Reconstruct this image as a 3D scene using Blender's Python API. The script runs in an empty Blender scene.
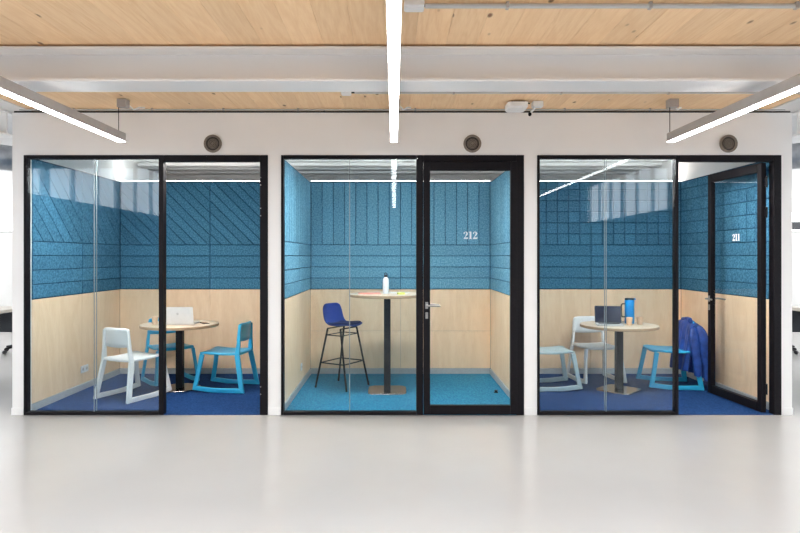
import bpy, bmesh, math, random
from mathutils import Vector, Matrix
random.seed(4)
C = bpy.context.scene
COL = C.collection
PI = math.pi
R = math.radians

# ------------------------------------------------------------------ camera
F_PX, CAM_D, CAM_Z = 609.0, 5.76, 1.5
cam = bpy.data.cameras.new('camera')
cam.sensor_width = 36.0
cam.lens = 36.0 * F_PX / 800.0
cam.shift_x = 6 / 800.0
cam.shift_y = -10 / 800.0
cam.clip_start = 0.05
cam_o = bpy.data.objects.new('camera', cam)
COL.objects.link(cam_o)
cam_o.location = (0, -CAM_D, CAM_Z)
cam_o.rotation_euler = (PI / 2, 0, 0)
C.camera = cam_o

# ------------------------------------------------------------------ world, exposure
W = bpy.data.worlds.new('overcast_sky')
C.world = W
W.use_nodes = True
nt = W.node_tree
nt.nodes.clear()
wo = nt.nodes.new('ShaderNodeOutputWorld')
bg = nt.nodes.new('ShaderNodeBackground')
tc = nt.nodes.new('ShaderNodeTexCoord')
sx = nt.nodes.new('ShaderNodeSeparateXYZ')
cr = nt.nodes.new('ShaderNodeValToRGB')
cr.color_ramp.elements[0].position = 0.45
cr.color_ramp.elements[0].color = (0.86, 0.90, 0.94, 1)
cr.color_ramp.elements[1].position = 0.9
cr.color_ramp.elements[1].color = (0.93, 0.97, 1.0, 1)
mp = nt.nodes.new('ShaderNodeMapRange')
mp.inputs[1].default_value = -1
mp.inputs[2].default_value = 1
nt.links.new(tc.outputs['Generated'], sx.inputs[0])
nt.links.new(sx.outputs['Z'], mp.inputs[0])
nt.links.new(mp.outputs[0], cr.inputs[0])
nt.links.new(cr.outputs[0], bg.inputs[0])
bg.inputs[1].default_value = 6.0
nt.links.new(bg.outputs[0], wo.inputs[0])
C.view_settings.view_transform = 'Standard'
C.view_settings.look = 'None'
C.view_settings.gamma = 1.0
C.view_settings.use_curve_mapping = False
C.view_settings.exposure = 0.64
C.cycles.use_denoising = True
try:
    C.cycles.denoiser = 'OPENIMAGEDENOISE'
except Exception:
    pass
C.cycles.max_bounces = 14
C.cycles.diffuse_bounces = 7
C.cycles.glossy_bounces = 5
C.cycles.transparent_max_bounces = 24
C.cycles.caustics_reflective = False
C.cycles.caustics_refractive = False
C.cycles.sample_clamp_indirect = 6.0
LAMP_E = 18.0
STRIP_E = 12.0
BOOTH_FILL_E = 62.0

# ------------------------------------------------------------------ materials
def mat(name, col, rough=0.5, metal=0.0, spec=0.5, **kw):
    m = bpy.data.materials.new(name)
    m.use_nodes = True
    b = m.node_tree.nodes['Principled BSDF']
    b.inputs['Base Color'].default_value = (*col, 1)
    b.inputs['Roughness'].default_value = rough
    b.inputs['Metallic'].default_value = metal
    b.inputs['Specular IOR Level'].default_value = spec
    return m

def nodes(m):
    return m.node_tree, m.node_tree.nodes['Principled BSDF']

def noisy(name, c1, c2, scale, rough=0.5, bump=0.0, detail=4, metal=0.0, spec=0.5, coord='Object', stretch=(1, 1, 1), p0=0.35, p1=0.65, bump_dist=0.01):
    """two colours mixed by noise, with bump; procedural material for most objects"""
    m = mat(name, c1, rough, metal, spec)
    t, b = nodes(m)
    tcn = t.nodes.new('ShaderNodeTexCoord')
    mpn = t.nodes.new('ShaderNodeMapping')
    mpn.inputs['Scale'].default_value = stretch
    no = t.nodes.new('ShaderNodeTexNoise')
    no.inputs['Scale'].default_value = scale
    no.inputs['Detail'].default_value = detail
    r = t.nodes.new('ShaderNodeValToRGB')
    r.color_ramp.elements[0].position = p0
    r.color_ramp.elements[1].position = p1
    r.color_ramp.elements[0].color = (*c1, 1)
    r.color_ramp.elements[1].color = (*c2, 1)
    if coord == 'World':
        g = t.nodes.new('ShaderNodeNewGeometry')
        t.links.new(g.outputs['Position'], mpn.inputs[0])
    else:
        t.links.new(tcn.outputs[coord], mpn.inputs[0])
    t.links.new(mpn.outputs[0], no.inputs['Vector'])
    t.links.new(no.outputs[0], r.inputs[0])
    t.links.new(r.outputs[0], b.inputs['Base Color'])
    if bump:
        bu = t.nodes.new('ShaderNodeBump')
        bu.inputs['Strength'].default_value = bump
        bu.inputs['Distance'].default_value = bump_dist
        t.links.new(no.outputs[0], bu.inputs['Height'])
        t.links.new(bu.outputs[0], b.inputs['Normal'])
    return m

def wood(name, base, dark, stretch, rough=0.55, knots=False, vary=0.12, figure=7.0):
    """timber: stretched grain, soft cathedral figure, colour per piece, optional knots; world position"""
    m = mat(name, base, rough)
    t, b = nodes(m)
    L = t.links.new
    g = t.nodes.new('ShaderNodeNewGeometry')
    oi = t.nodes.new('ShaderNodeObjectInfo')
    # offset the pattern per piece
    off = t.nodes.new('ShaderNodeVectorMath'); off.operation = 'SCALE'
    off.inputs[0].default_value = (7.3, 5.1, 9.7)
    L(oi.outputs['Random'], off.inputs['Scale'])
    add = t.nodes.new('ShaderNodeVectorMath'); add.operation = 'ADD'
    L(g.outputs['Position'], add.inputs[0]); L(off.outputs[0], add.inputs[1])
    mpn = t.nodes.new('ShaderNodeMapping'); mpn.inputs['Scale'].default_value = stretch
    L(add.outputs[0], mpn.inputs[0])
    big = t.nodes.new('ShaderNodeTexNoise'); big.inputs['Scale'].default_value = 1.0; big.inputs['Detail'].default_value = 3
    big.inputs['Distortion'].default_value = 0.6
    L(mpn.outputs[0], big.inputs['Vector'])
    rings = t.nodes.new('ShaderNodeMath'); rings.operation = 'MULTIPLY'; rings.inputs[1].default_value = figure
    L(big.outputs[0], rings.inputs[0])
    sn = t.nodes.new('ShaderNodeMath'); sn.operation = 'SINE'
    mul2 = t.nodes.new('ShaderNodeMath'); mul2.operation = 'MULTIPLY'; mul2.inputs[1].default_value = 2 * PI
    L(rings.outputs[0], mul2.inputs[0]); L(mul2.outputs[0], sn.inputs[0])
    fine = t.nodes.new('ShaderNodeTexNoise'); fine.inputs['Scale'].default_value = 14.0; fine.inputs['Detail'].default_value = 5
    L(mpn.outputs[0], fine.inputs['Vector'])
    s = t.nodes.new('ShaderNodeMath'); s.operation = 'MULTIPLY_ADD'; s.inputs[1].default_value = 0.18
    L(sn.outputs[0], s.inputs[0]); L(fine.outputs[0], s.inputs[2])
    r = t.nodes.new('ShaderNodeValToRGB')
    r.color_ramp.elements[0].position = 0.2; r.color_ramp.elements[0].color = (*base, 1)
    r.color_ramp.elements[1].position = 0.95; r.color_ramp.elements[1].color = (*dark, 1)
    L(s.outputs[0], r.inputs[0])
    hs = t.nodes.new('ShaderNodeHueSaturation')
    mr = t.nodes.new('ShaderNodeMapRange'); mr.inputs[3].default_value = 1 - vary; mr.inputs[4].default_value = 1 + vary
    L(oi.outputs['Random'], mr.inputs[0]); L(mr.outputs[0], hs.inputs['Value'])
    L(r.outputs[0], hs.inputs['Color'])
    out = hs.outputs[0]
    if knots:
        mk = t.nodes.new('ShaderNodeMapping'); mk.inputs['Scale'].default_value = (3.6, 1.7, 1.0)
        L(add.outputs[0], mk.inputs[0])
        v = t.nodes.new('ShaderNodeTexVoronoi'); v.inputs['Scale'].default_value = 1.6; v.inputs['Randomness'].default_value = 1.0
        L(mk.outputs[0], v.inputs['Vector'])
        kr = t.nodes.new('ShaderNodeValToRGB')
        kr.color_ramp.elements[0].position = 0.05; kr.color_ramp.elements[0].color = (1, 1, 1, 1)
        kr.color_ramp.elements[1].position = 0.11; kr.color_ramp.elements[1].color = (0, 0, 0, 1)
        L(v.outputs['Distance'], kr.inputs[0])
        mx = t.nodes.new('ShaderNodeMix'); mx.data_type = 'RGBA'
        mx.inputs[7].default_value = (0.22, 0.10, 0.045, 1)
        L(kr.outputs[0], mx.inputs[0]); L(out, mx.inputs[6])
        out = mx.outputs[2]
    L(out, b.inputs['Base Color'])
    return m

def felt(name, c1, c2):
    m = noisy(name, c1, c2, 60.0, rough=0.95, bump=0.6, detail=2, spec=0.1, coord='World', p0=0.38, p1=0.62, bump_dist=0.004)
    t, b = nodes(m)
    # slight tone change from piece to piece
    r = [n for n in t.nodes if n.type == 'VALTORGB'][0]
    oi = t.nodes.new('ShaderNodeObjectInfo')
    hs = t.nodes.new('ShaderNodeHueSaturation')
    mr = t.nodes.new('ShaderNodeMapRange'); mr.inputs[3].default_value = 0.90; mr.inputs[4].default_value = 1.08
    t.links.new(oi.outputs['Random'], mr.inputs[0]); t.links.new(mr.outputs[0], hs.inputs['Value'])
    t.links.new(r.outputs[0], hs.inputs['Color']); t.links.new(hs.outputs[0], b.inputs['Base Color'])
    return m

def glow(name, col, e):
    m = bpy.data.materials.new(name); m.use_nodes = True
    t = m.node_tree; t.nodes.clear()
    o = t.nodes.new('ShaderNodeOutputMaterial'); em = t.nodes.new('ShaderNodeEmission')
    em.inputs[0].default_value = (*col, 1); em.inputs[1].default_value = e
    t.links.new(em.outputs[0], o.inputs[0])
    return m

def glass(name, tint, ior):
    """thin sheet: clear transmission plus a mirror reflection by Fresnel on the outward faces"""
    m = bpy.data.materials.new(name); m.use_nodes = True
    t = m.node_tree; t.nodes.clear()
    o = t.nodes.new('ShaderNodeOutputMaterial')
    mx = t.nodes.new('ShaderNodeMixShader')
    tr = t.nodes.new('ShaderNodeBsdfTransparent'); tr.inputs[0].default_value = (*tint, 1)
    gl = t.nodes.new('ShaderNodeBsdfGlossy'); gl.inputs['Roughness'].default_value = 0.0
    gl.inputs['Color'].default_value = (0.95, 0.98, 1, 1)
    fr = t.nodes.new('ShaderNodeFresnel'); fr.inputs['IOR'].default_value = ior
    ge = t.nodes.new('ShaderNodeNewGeometry')
    iv = t.nodes.new('ShaderNodeMath'); iv.operation = 'SUBTRACT'; iv.inputs[0].default_value = 1.0
    mu = t.nodes.new('ShaderNodeMath'); mu.operation = 'MULTIPLY'
    t.links.new(ge.outputs['Backfacing'], iv.inputs[1])
    t.links.new(iv.outputs[0], mu.inputs[0]); t.links.new(fr.outputs[0], mu.inputs[1])
    t.links.new(mu.outputs[0], mx.inputs[0]); t.links.new(tr.outputs[0], mx.inputs[1]); t.links.new(gl.outputs[0], mx.inputs[2])
    t.links.new(mx.outputs[0], o.inputs[0])
    return m

M = {}
M['white_wall'] = noisy('white_wall_paint', (0.84, 0.825, 0.81), (0.86, 0.845, 0.83), 3.0, 0.6, 0.03, coord='World')
M['rear_wall'] = noisy('slate_blue_wall', (0.10, 0.13, 0.17), (0.12, 0.15, 0.19), 1.0, 0.7, coord='World')
M['floor'] = noisy('resin_floor', (0.415, 0.40, 0.39), (0.44, 0.425, 0.415), 0.9, 0.22, 0.0, coord='World', spec=0.5)
M['timber'] = wood('spruce_ceiling_boards', (0.93, 0.66, 0.40), (0.83, 0.54, 0.29), (7, 0.6, 7), 0.6, knots=True, vary=0.05)
M['birch'] = wood('birch_plywood', (0.93, 0.70, 0.48), (0.84, 0.60, 0.38), (3.2, 3.2, 0.75), 0.5, vary=0.03, figure=5)
M['table_wood'] = noisy('table_laminate', (0.62, 0.50, 0.37), (0.70, 0.58, 0.44), 6, 0.4, 0.0, stretch=(1, 8, 1))
M['ply_edge'] = noisy('plywood_edge', (0.36, 0.24, 0.14), (0.50, 0.35, 0.22), 9, 0.6, 0.0, stretch=(1, 1, 40))
M['beam'] = noisy('white_painted_steel', (0.84, 0.825, 0.81), (0.86, 0.845, 0.83), 2.0, 0.30, 0.0, coord='World')
M['plaster'] = noisy('white_ceiling_panel', (0.78, 0.77, 0.76), (0.82, 0.81, 0.80), 2.0, 0.7, 0.0, coord='World')
M['black'] = noisy('black_powder_coat', (0.006, 0.005, 0.007), (0.009, 0.007, 0.009), 60, 0.55, 0.02, spec=0.15)
M['black_metal'] = noisy('black_metal', (0.007, 0.007, 0.009), (0.012, 0.012, 0.014), 40, 0.45, spec=0.2)
M['steel'] = noisy('brushed_steel', (0.36, 0.34, 0.32), (0.42, 0.40, 0.38), 30, 0.35, metal=1.0)
M['base_steel'] = noisy('dark_steel_base', (0.24, 0.22, 0.21), (0.29, 0.27, 0.26), 30, 0.25, metal=1.0)
M['skirting'] = noisy('grey_skirting', (0.42, 0.44, 0.46), (0.46, 0.48, 0.50), 20, 0.4)
M['lamp_grey'] = noisy('grey_aluminium', (0.40, 0.37, 0.355), (0.43, 0.40, 0.385), 15, 0.4)
M['lamp_light'] = glow('lamp_diffuser', (1.0, 0.985, 0.965), LAMP_E)
M['strip_light'] = glow('light_strip', (1.0, 0.97, 0.93), STRIP_E)
M['booth_light'] = glow('booth_lamp_diffuser', (1.0, 0.97, 0.93), BOOTH_FILL_E)  # glow of the fill lights added inside the booths
M['vent'] = noisy('bronze_vent', (0.20, 0.165, 0.135), (0.24, 0.20, 0.165), 50, 0.5)
M['vent_dark'] = noisy('dark_vent', (0.03, 0.025, 0.02), (0.05, 0.04, 0.035), 50, 0.6)
M['white_plastic'] = noisy('white_plastic', (0.80, 0.80, 0.80), (0.84, 0.84, 0.84), 20, 0.35)
M['chair_white'] = noisy('white_chair_plastic', (0.84, 0.85, 0.84), (0.87, 0.87, 0.86), 10, 0.4)
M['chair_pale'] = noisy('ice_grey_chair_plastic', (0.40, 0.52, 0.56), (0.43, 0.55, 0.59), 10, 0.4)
M['chair_cyan'] = noisy('cyan_chair_plastic', (0.02, 0.38, 0.66), (0.03, 0.42, 0.70), 10, 0.4)
M['stool_blue'] = noisy('royal_blue_shell', (0.006, 0.035, 0.24), (0.010, 0.045, 0.29), 80, 0.55)
M['seat_dark'] = noisy('navy_seat_fabric', (0.010, 0.018, 0.10), (0.016, 0.026, 0.14), 90, 0.8)
M['jacket'] = noisy('blue_jacket_nylon', (0.010, 0.040, 0.20), (0.024, 0.085, 0.38), 12, 0.45, 0.6, bump_dist=0.02)
M['jacket_lining'] = noisy('dark_lining', (0.006, 0.01, 0.05), (0.01, 0.018, 0.08), 30, 0.7)
M['silver'] = noisy('silver_laptop', (0.66, 0.66, 0.67), (0.70, 0.70, 0.71), 20, 0.35, metal=0.3)
M['laptop_white'] = noisy('pale_laptop_lid', (0.74, 0.75, 0.76), (0.77, 0.78, 0.79), 20, 0.4)
M['screen'] = noisy('dark_screen', (0.004, 0.008, 0.03), (0.006, 0.012, 0.045), 3, 0.12)
M['keys'] = noisy('dark_keys', (0.02, 0.02, 0.025), (0.03, 0.03, 0.035), 50, 0.5)
M['logo'] = noisy('grey_emblem', (0.55, 0.56, 0.57), (0.58, 0.59, 0.60), 20, 0.3)
M['jug_blue'] = noisy('blue_jug', (0.0, 0.22, 0.60), (0.0, 0.26, 0.66), 8, 0.3)
M['paper_cup'] = noisy('kraft_paper_cup', (0.74, 0.50, 0.33), (0.79, 0.55, 0.38), 40, 0.8)
M['bottle'] = noisy('white_bottle', (0.72, 0.76, 0.80), (0.76, 0.80, 0.84), 20, 0.35)
M['paper'] = noisy('white_paper', (0.80, 0.80, 0.78), (0.83, 0.83, 0.81), 30, 0.8)
M['coral'] = noisy('coral_cover', (0.85, 0.22, 0.14), (0.90, 0.27, 0.18), 30, 0.5)
M['yellow'] = noisy('yellow_notes', (0.75, 0.76, 0.15), (0.80, 0.80, 0.20), 30, 0.8)
M['number'] = noisy('white_vinyl', (0.80, 0.84, 0.86), (0.84, 0.88, 0.9), 30, 0.6)
M['grey_cabinet'] = noisy('light_cabinet', (0.58, 0.57, 0.55), (0.61, 0.60, 0.58), 4, 0.5)
M['duct'] = noisy('galvanised_duct', (0.45, 0.47, 0.50), (0.58, 0.60, 0.63), 12, 0.4, metal=0.6)
M['office_black'] = noisy('office_chair_fabric', (0.025, 0.030, 0.036), (0.035, 0.04, 0.048), 60, 0.8)
M['office_slate'] = noisy('slate_fabric', (0.06, 0.09, 0.11), (0.08, 0.11, 0.13), 60, 0.8)
M['desk'] = noisy('pale_desk', (0.66, 0.60, 0.52), (0.70, 0.64, 0.56), 8, 0.4)
M['joint'] = noisy('glass_joint', (0.22, 0.27, 0.29), (0.26, 0.31, 0.33), 30, 0.3)
M['glass'] = glass('clear_glass', (0.95, 0.975, 0.985), 1.32)
M['door_glass'] = glass('door_glass', (0.975, 0.988, 0.99), 1.28)
M['carpet_navy'] = noisy('deep_blue_carpet', (0.007, 0.032, 0.115), (0.020, 0.068, 0.21), 70, 0.95, 0.5, spec=0.1, coord='World', bump_dist=0.004)
M['carpet_teal'] = noisy('teal_blue_carpet', (0.015, 0.15, 0.29), (0.045, 0.28, 0.45), 70, 0.95, 0.5, spec=0.1, coord='World', bump_dist=0.004)
FELT = [felt('petrol_blue_felt', (0.032, 0.125, 0.215), (0.078, 0.225, 0.34)),
        felt('light_blue_felt', (0.095, 0.26, 0.38), (0.20, 0.42, 0.55)),
        felt('blue_felt', (0.032, 0.125, 0.215), (0.078, 0.225, 0.34))]
FELT_SHADED = noisy('felt_backing', (0.008, 0.05, 0.10), (0.012, 0.06, 0.12), 60, 0.95, spec=0.1)  # same felt, with the shade of the recessed grooves put into its colour

# ------------------------------------------------------------------ mesh helpers
class MB:
    def __init__(s): s.v = []; s.f = []
    def add(s, vs, fs):
        n = len(s.v); s.v += [tuple(v) for v in vs]; s.f += [tuple(i + n for i in f) for f in fs]; return s
    def box(s, x0, y0, z0, x1, y1, z1):
        return s.add([(x0, y0, z0), (x1, y0, z0), (x1, y1, z0), (x0, y1, z0), (x0, y0, z1), (x1, y0, z1), (x1, y1, z1), (x0, y1, z1)],
                     [(0, 3, 2, 1), (4, 5, 6, 7), (0, 1, 5, 4), (1, 2, 6, 5), (2, 3, 7, 6), (3, 0, 4, 7)])
    def lathe(s, prof, n=28, c=(0, 0), z0=0):
        """prof: (r, z) list from bottom to top; closed with caps"""
        vs = []; fs = []
        for (r, z) in prof:
            for k in range(n):
                a = 2 * PI * k / n
                vs.append((c[0] + r * math.cos(a), c[1] + r * math.sin(a), z0 + z))
        for i in range(len(prof) - 1):
            for k in range(n):
                a = i * n + k; b = i * n + (k + 1) % n
                fs.append((a, b, b + n, a + n))
        fs.append(tuple(range(n - 1, -1, -1)))
        fs.append(tuple((len(prof) - 1) * n + k for k in range(n)))
        return s.add(vs, fs)
    def tube(s, pts, r, n=10, r2=None):
        pts = [Vector(p) for p in pts]
        rs = [r + ((r2 if r2 is not None else r) - r) * i / max(1, len(pts) - 1) for i in range(len(pts))]
        vs = []; fs = []
        t0 = (pts[1] - pts[0]).normalized()
        ref = Vector((0, 0, 1)) if abs(t0.z) < 0.9 else Vector((1, 0, 0))
        u = t0.cross(ref).normalized()
        for i, p in enumerate(pts):
            if i == 0: t = t0
            elif i == len(pts) - 1: t = (pts[i] - pts[i - 1]).normalized()
            else: t = ((pts[i] - pts[i - 1]).normalized() + (pts[i + 1] - pts[i]).normalized()).normalized()
            u = (u - t * u.dot(t)).normalized(); w = t.cross(u)
            for k in range(n):
                a = 2 * PI * k / n
                vs.append(p + (u * math.cos(a) + w * math.sin(a)) * rs[i])
        for i in range(len(pts) - 1):
            for k in range(n):
                a = i * n + k; b = i * n + (k + 1) % n
                fs.append((a, b, b + n, a + n))
        fs.append(tuple(range(n - 1, -1, -1))); fs.append(tuple((len(pts) - 1) * n + k for k in range(n)))
        return s.add(vs, fs)
    def prism(s, poly, fn, d0, d1, top=None):
        """poly: 2D points; fn(u, v, d) -> 3D; from depth d0 to d1; top: optional inset outline of the same count"""
        top = top or poly; n = len(poly)
        vs = [fn(u, v, d0) for u, v in poly] + [fn(u, v, d1) for u, v in top]
        fs = [tuple(range(n - 1, -1, -1)), tuple(range(n, 2 * n))] + [(i, (i + 1) % n, (i + 1) % n + n, i + n) for i in range(n)]
        return s.add(vs, fs)
    def grid(s, rows):
        """rows of points -> quads"""
        n = len(rows[0]); vs = [p for r in rows for p in r]; fs = []
        for i in range(len(rows) - 1):
            for k in range(n - 1):
                fs.append((i * n + k, i * n + k + 1, (i + 1) * n + k + 1, (i + 1) * n + k))
        return s.add(vs, fs)
    def build(s, name, m, parent=None, smooth=False, bevel=0, seg=2, solid=0, sub=0, fix=True):
        me = bpy.data.meshes.new(name)
        me.from_pydata(s.v, [], s.f)
        if fix:
            bm = bmesh.new(); bm.from_mesh(me); bmesh.ops.recalc_face_normals(bm, faces=bm.faces); bm.to_mesh(me); bm.free()
        me.materials.append(m)
        o = bpy.data.objects.new(name, me); COL.objects.link(o)
        if parent is not None: o.parent = parent
        if smooth:
            for p in me.polygons: p.use_smooth = True
            if smooth != 'all':
                try: me.set_sharp_from_angle(angle=R(40))
                except Exception: pass
        if solid:
            md = o.modifiers.new('solid', 'SOLIDIFY'); md.thickness = solid; md.offset = 0
        if bevel:
            md = o.modifiers.new('bevel', 'BEVEL'); md.width = bevel; md.segments = seg; md.limit_method = 'ANGLE'; md.angle_limit = R(30)
        if sub:
            md = o.modifiers.new('sub', 'SUBSURF'); md.levels = sub; md.render_levels = sub
        return o

def box(name, m, p0, p1, parent=None, **k):
    return MB().box(*p0, *p1).build(name, m, parent, **k)
def empty(name, loc=(0, 0, 0), rz=0, parent=None):
    o = bpy.data.objects.new(name, None); COL.objects.link(o); o.location = loc; o.rotation_euler = (0, 0, rz)
    o.empty_display_size = 0.1
    if parent is not None: o.parent = parent
    return o
def tag(o, label, cat, group=None):
    o['label'] = label; o['category'] = cat
    if group: o['group'] = group
    return o
def struct(o):
    o['kind'] = 'structure'; return o
def copy_thing(o, loc, rz, label, group=None, matmap=None):
    def cp(a, parent):
        c = a.copy()
        COL.objects.link(c)
        if parent is not None: c.parent = parent
        if matmap and a.data is not None and a.data.materials and a.data.materials[0].name in matmap:
            c.data = a.data.copy(); c.data.materials[0] = matmap[a.data.materials[0].name]
        for ch in [x for x in kids.get(a.name, [])]: cp(ch, c)
        return c
    kids = {}
    for x in COL.objects:
        if x.parent: kids.setdefault(x.parent.name, []).append(x)
    c = cp(o, None); c.location = loc; c.rotation_euler = (0, 0, rz); c['label'] = label
    if group: c['group'] = group
    return c

# convex polygon clipping for the felt pieces
def clip(poly, nx, ny, d):
    """keep nx*x + ny*y <= d"""
    out = []
    for i in range(len(poly)):
        a, b = poly[i], poly[(i + 1) % len(poly)]
        da = nx * a[0] + ny * a[1] - d; db = nx * b[0] + ny * b[1] - d
        if da <= 0: out.append(a)
        if (da < 0 < db) or (db < 0 < da):
            t = da / (da - db); out.append((a[0] + t * (b[0] - a[0]), a[1] + t * (b[1] - a[1])))
    res = []
    for p in out:
        if not res or math.dist(p, res[-1]) > 1e-5: res.append(p)
    if len(res) > 1 and math.dist(res[0], res[-1]) < 1e-5: res.pop()
    return res
def area(p):
    return 0.5 * sum(p[i][0] * p[(i + 1) % len(p)][1] - p[(i + 1) % len(p)][0] * p[i][1] for i in range(len(p)))
def inset(poly, g):
    """mitred inset of a convex counter-clockwise polygon"""
    n = len(poly); res = []
    for i in range(n):
        p0, p1, p2 = Vector(poly[i - 1]), Vector(poly[i]), Vector(poly[(i + 1) % n])
        e1 = (p1 - p0).normalized(); e2 = (p2 - p1).normalized()
        n1 = Vector((-e1.y, e1.x)); n2 = Vector((-e2.y, e2.x))
        b = (n1 + n2)
        k = 1 + n1.dot(n2)
        if k < 0.15: return None
        res.append(tuple(p1 + b * (g / k)))
    return res

# ------------------------------------------------------------------ room shell of the hall
ZC = 2.89            # underside of the wooden ceiling
HX0, HX1, HY0, HY1 = -9.5, 9.5, -24.0, 9.5
struct(box('floor', M['floor'], (HX0, -7.0, -0.1), (HX1, HY1, 0)))
struct(box('floor', M['rear_wall'], (HX0, HY0, -0.1), (HX1, -7.0, 0)))
ceil = empty('ceiling'); struct(ceil)
WX0, WX1, BW = -3.46, 3.54, 0.2
n_b = round((WX1 - WX0) / BW)
board_me = None
for i in range(n_b):
    x = WX0 + i * BW
    if board_me is None:
        o = MB().prism([(0.0005, -3.6), (BW - 0.0005, -3.6), (BW - 0.0005, 2.6), (0.0005, 2.6)], lambda u, v, d: (u, v, d), 0.03, 0.0).build('timber_board', M['timber'], ceil, bevel=0.0008, seg=1)
        board_me = o.data
    else:
        o = bpy.data.objects.new('timber_board', board_me); COL.objects.link(o); o.parent = ceil
        md = o.modifiers.new('bevel', 'BEVEL'); md.width = 0.0008; md.segments = 1
    o.location = (x, 0, ZC + random.uniform(0, 0.0015))
box('ceiling_deck', M['plaster'], (HX0, -3.6, ZC + 0.04), (HX1, HY1, ZC + 0.3), ceil)
box('ceiling_panel', M['plaster'], (HX0, -3.6, ZC - 0.01), (WX0, HY1, ZC + 0.04), ceil)
box('ceiling_panel', M['plaster'], (WX1, -3.6, ZC - 0.01), (HX1, HY1, ZC + 0.04), ceil)
# tall part of the hall behind the camera: fascia and skylit roof
struct(box('wall_upper', M['white_wall'], (HX0, -3.75, ZC - 0.01), (HX1, -3.6, 5.6)))
roof = empty('ceiling'); struct(roof)
for i in range(11):
    y = -23.9 + i * 1.9
    box('roof_beam', M['plaster'], (HX0, y, 5.4), (HX1, y + 1.35, 5.6), roof)
for x in (-6, 0, 6):
    box('roof_purlin', M['plaster'], (x - 0.1, HY0, 5.25), (x + 0.1, -3.75, 5.4), roof)

def facade(name, axis, pos, a0, a1, bands, ztop, step, wm='white_wall'):
    """wall with window bands: bands = [(z0, z1)], posts every step"""
    root = empty(name); struct(root)
    t = 0.15
    zs = [0] + [z for b in bands for z in b] + [ztop]
    for k in range(0, len(zs), 2):
        z0, z1 = zs[k], zs[k + 1]
        if z1 - z0 < 0.01: continue
        if axis == 'x': box('wall_band', M[wm], (pos, a0, z0), (pos + t, a1, z1), root)
        else: box('wall_band', M['white_wall'], (a0, pos, z0), (a1, pos + t, z1), root)
    n = round((a1 - a0) / step)
    for (z0, z1) in bands:
        for k in range(n + 1):
            a = a0 + (a1 - a0) * k / n; w = 0.05 if k % 3 else 0.16
            lo, hi = max(a0, a - w), min(a1, a + w)
            if axis == 'x': box('window_post', M['white_wall'], (pos + 0.02, lo, z0), (pos + 0.13, hi, z1), root)
            else: box('window_post', M['white_wall'], (lo, pos + 0.02, z0), (hi, pos + 0.13, z1), root)
    return root
facade('wall_left', 'x', HX0 - 0.15, -3.6, HY1, [(0.9, 2.55)], ZC, 1.6)
facade('wall_right', 'x', HX1, -3.6, HY1, [(0.9, 2.55)], ZC, 1.6)
facade('wall_left', 'x', HX0 - 0.15, HY0, -3.6, [(3.15, 4.9)], 5.6, 1.5, 'rear_wall')
facade('wall_right', 'x', HX1, HY0, -3.6, [(3.15, 4.9)], 5.6, 1.5, 'rear_wall')
struct(box('wall_rear', M['rear_wall'], (HX0, HY0 - 0.15, 0), (HX1, HY0, 5.6)))
facade('wall_far', 'y', HY1, HX0, HX1, [(2.05, 2.6)], ZC, 1.6)

# ------------------------------------------------------------------ the three booths
BX = [(-3.49, -1.20), (-1.06, 1.225), (1.365, 3.655)]      # inner x range of each booth
OX0, OX1 = -3.61, 3.765
BD = 2.0                                                    # inner back plane
ZP = 1.085                                                  # bottom of the felt
ZF = 2.455                                                  # booth ceiling
ZT = 2.86                                                   # top of the front wall
FR = [(-3.50, -1.192), (-1.069, 1.23), (1.353, 3.661)]      # frames
# front wall: piers and header in one body, openings between
mb = MB()
xs = [OX0, FR[0][0], FR[0][1], FR[1][0], FR[1][1], FR[2][0], FR[2][1], OX1]
for a, b in ((0, 1), (2, 3), (4, 5), (6, 7)):
    mb.box(xs[a], 0, 0, xs[b], 0.12, 2.46)
mb.box(OX0, 0, 2.46, OX1, 0.12, ZT)
struct(mb.build('wall_front', M['white_wall']))
struct(box('trim_1', M['vent_dark'], (OX0 + 0.01, 0.01, ZT), (OX1 - 0.01, 0.10, ZT + 0.018)))  # dark strip standing in for the shaded gap below the ceiling
# skirting on the piers
for i, (a, b) in enumerate(((0, 1), (2, 3), (4, 5), (6, 7))):
    struct(box('baseboard_front', M['white_wall'], (xs[a] - (0.006 if a == 0 else -0.001), -0.008, 0), (xs[b] + (0.006 if b == 7 else -0.001), 0, 0.07), bevel=0.002, seg=1))

# shared white void above the felt walls, closed by outer walls and a ribbed ceiling
ZV = 2.79
YV = 3.60
struct(box('wall_left', M['white_wall'], (OX0, 0.12, ZF), (OX0 + 0.08, YV, ZT)))
struct(box('wall_right', M['white_wall'], (OX1 - 0.08, 0.12, ZF), (OX1, YV, ZT)))
struct(box('wall_left', M['white_wall'], (OX0, BD + 0.12, 0), (OX0 + 0.08, YV, ZF - 0.002)))
struct(box('wall_right', M['white_wall'], (OX1 - 0.08, BD + 0.12, 0), (OX1, YV, ZF - 0.002)))
struct(box('wall_service', M['white_wall'], (OX0, YV, 0), (OX1, YV + 0.1, ZT)))
ce = struct(box('ceiling', M['plaster'], (OX0 + 0.08, 0.12, ZV), (OX1 - 0.08, YV, ZT)))
for k, y in enumerate((0.55, 1.25, 1.95, 2.60, 2.95, 3.35)):
    box('ceiling_rib', M['plaster'], (OX0 + 0.085, y, ZV - 0.045), (OX1 - 0.085, y + 0.16, ZV), ce, bevel=0.004, seg=1)

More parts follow.
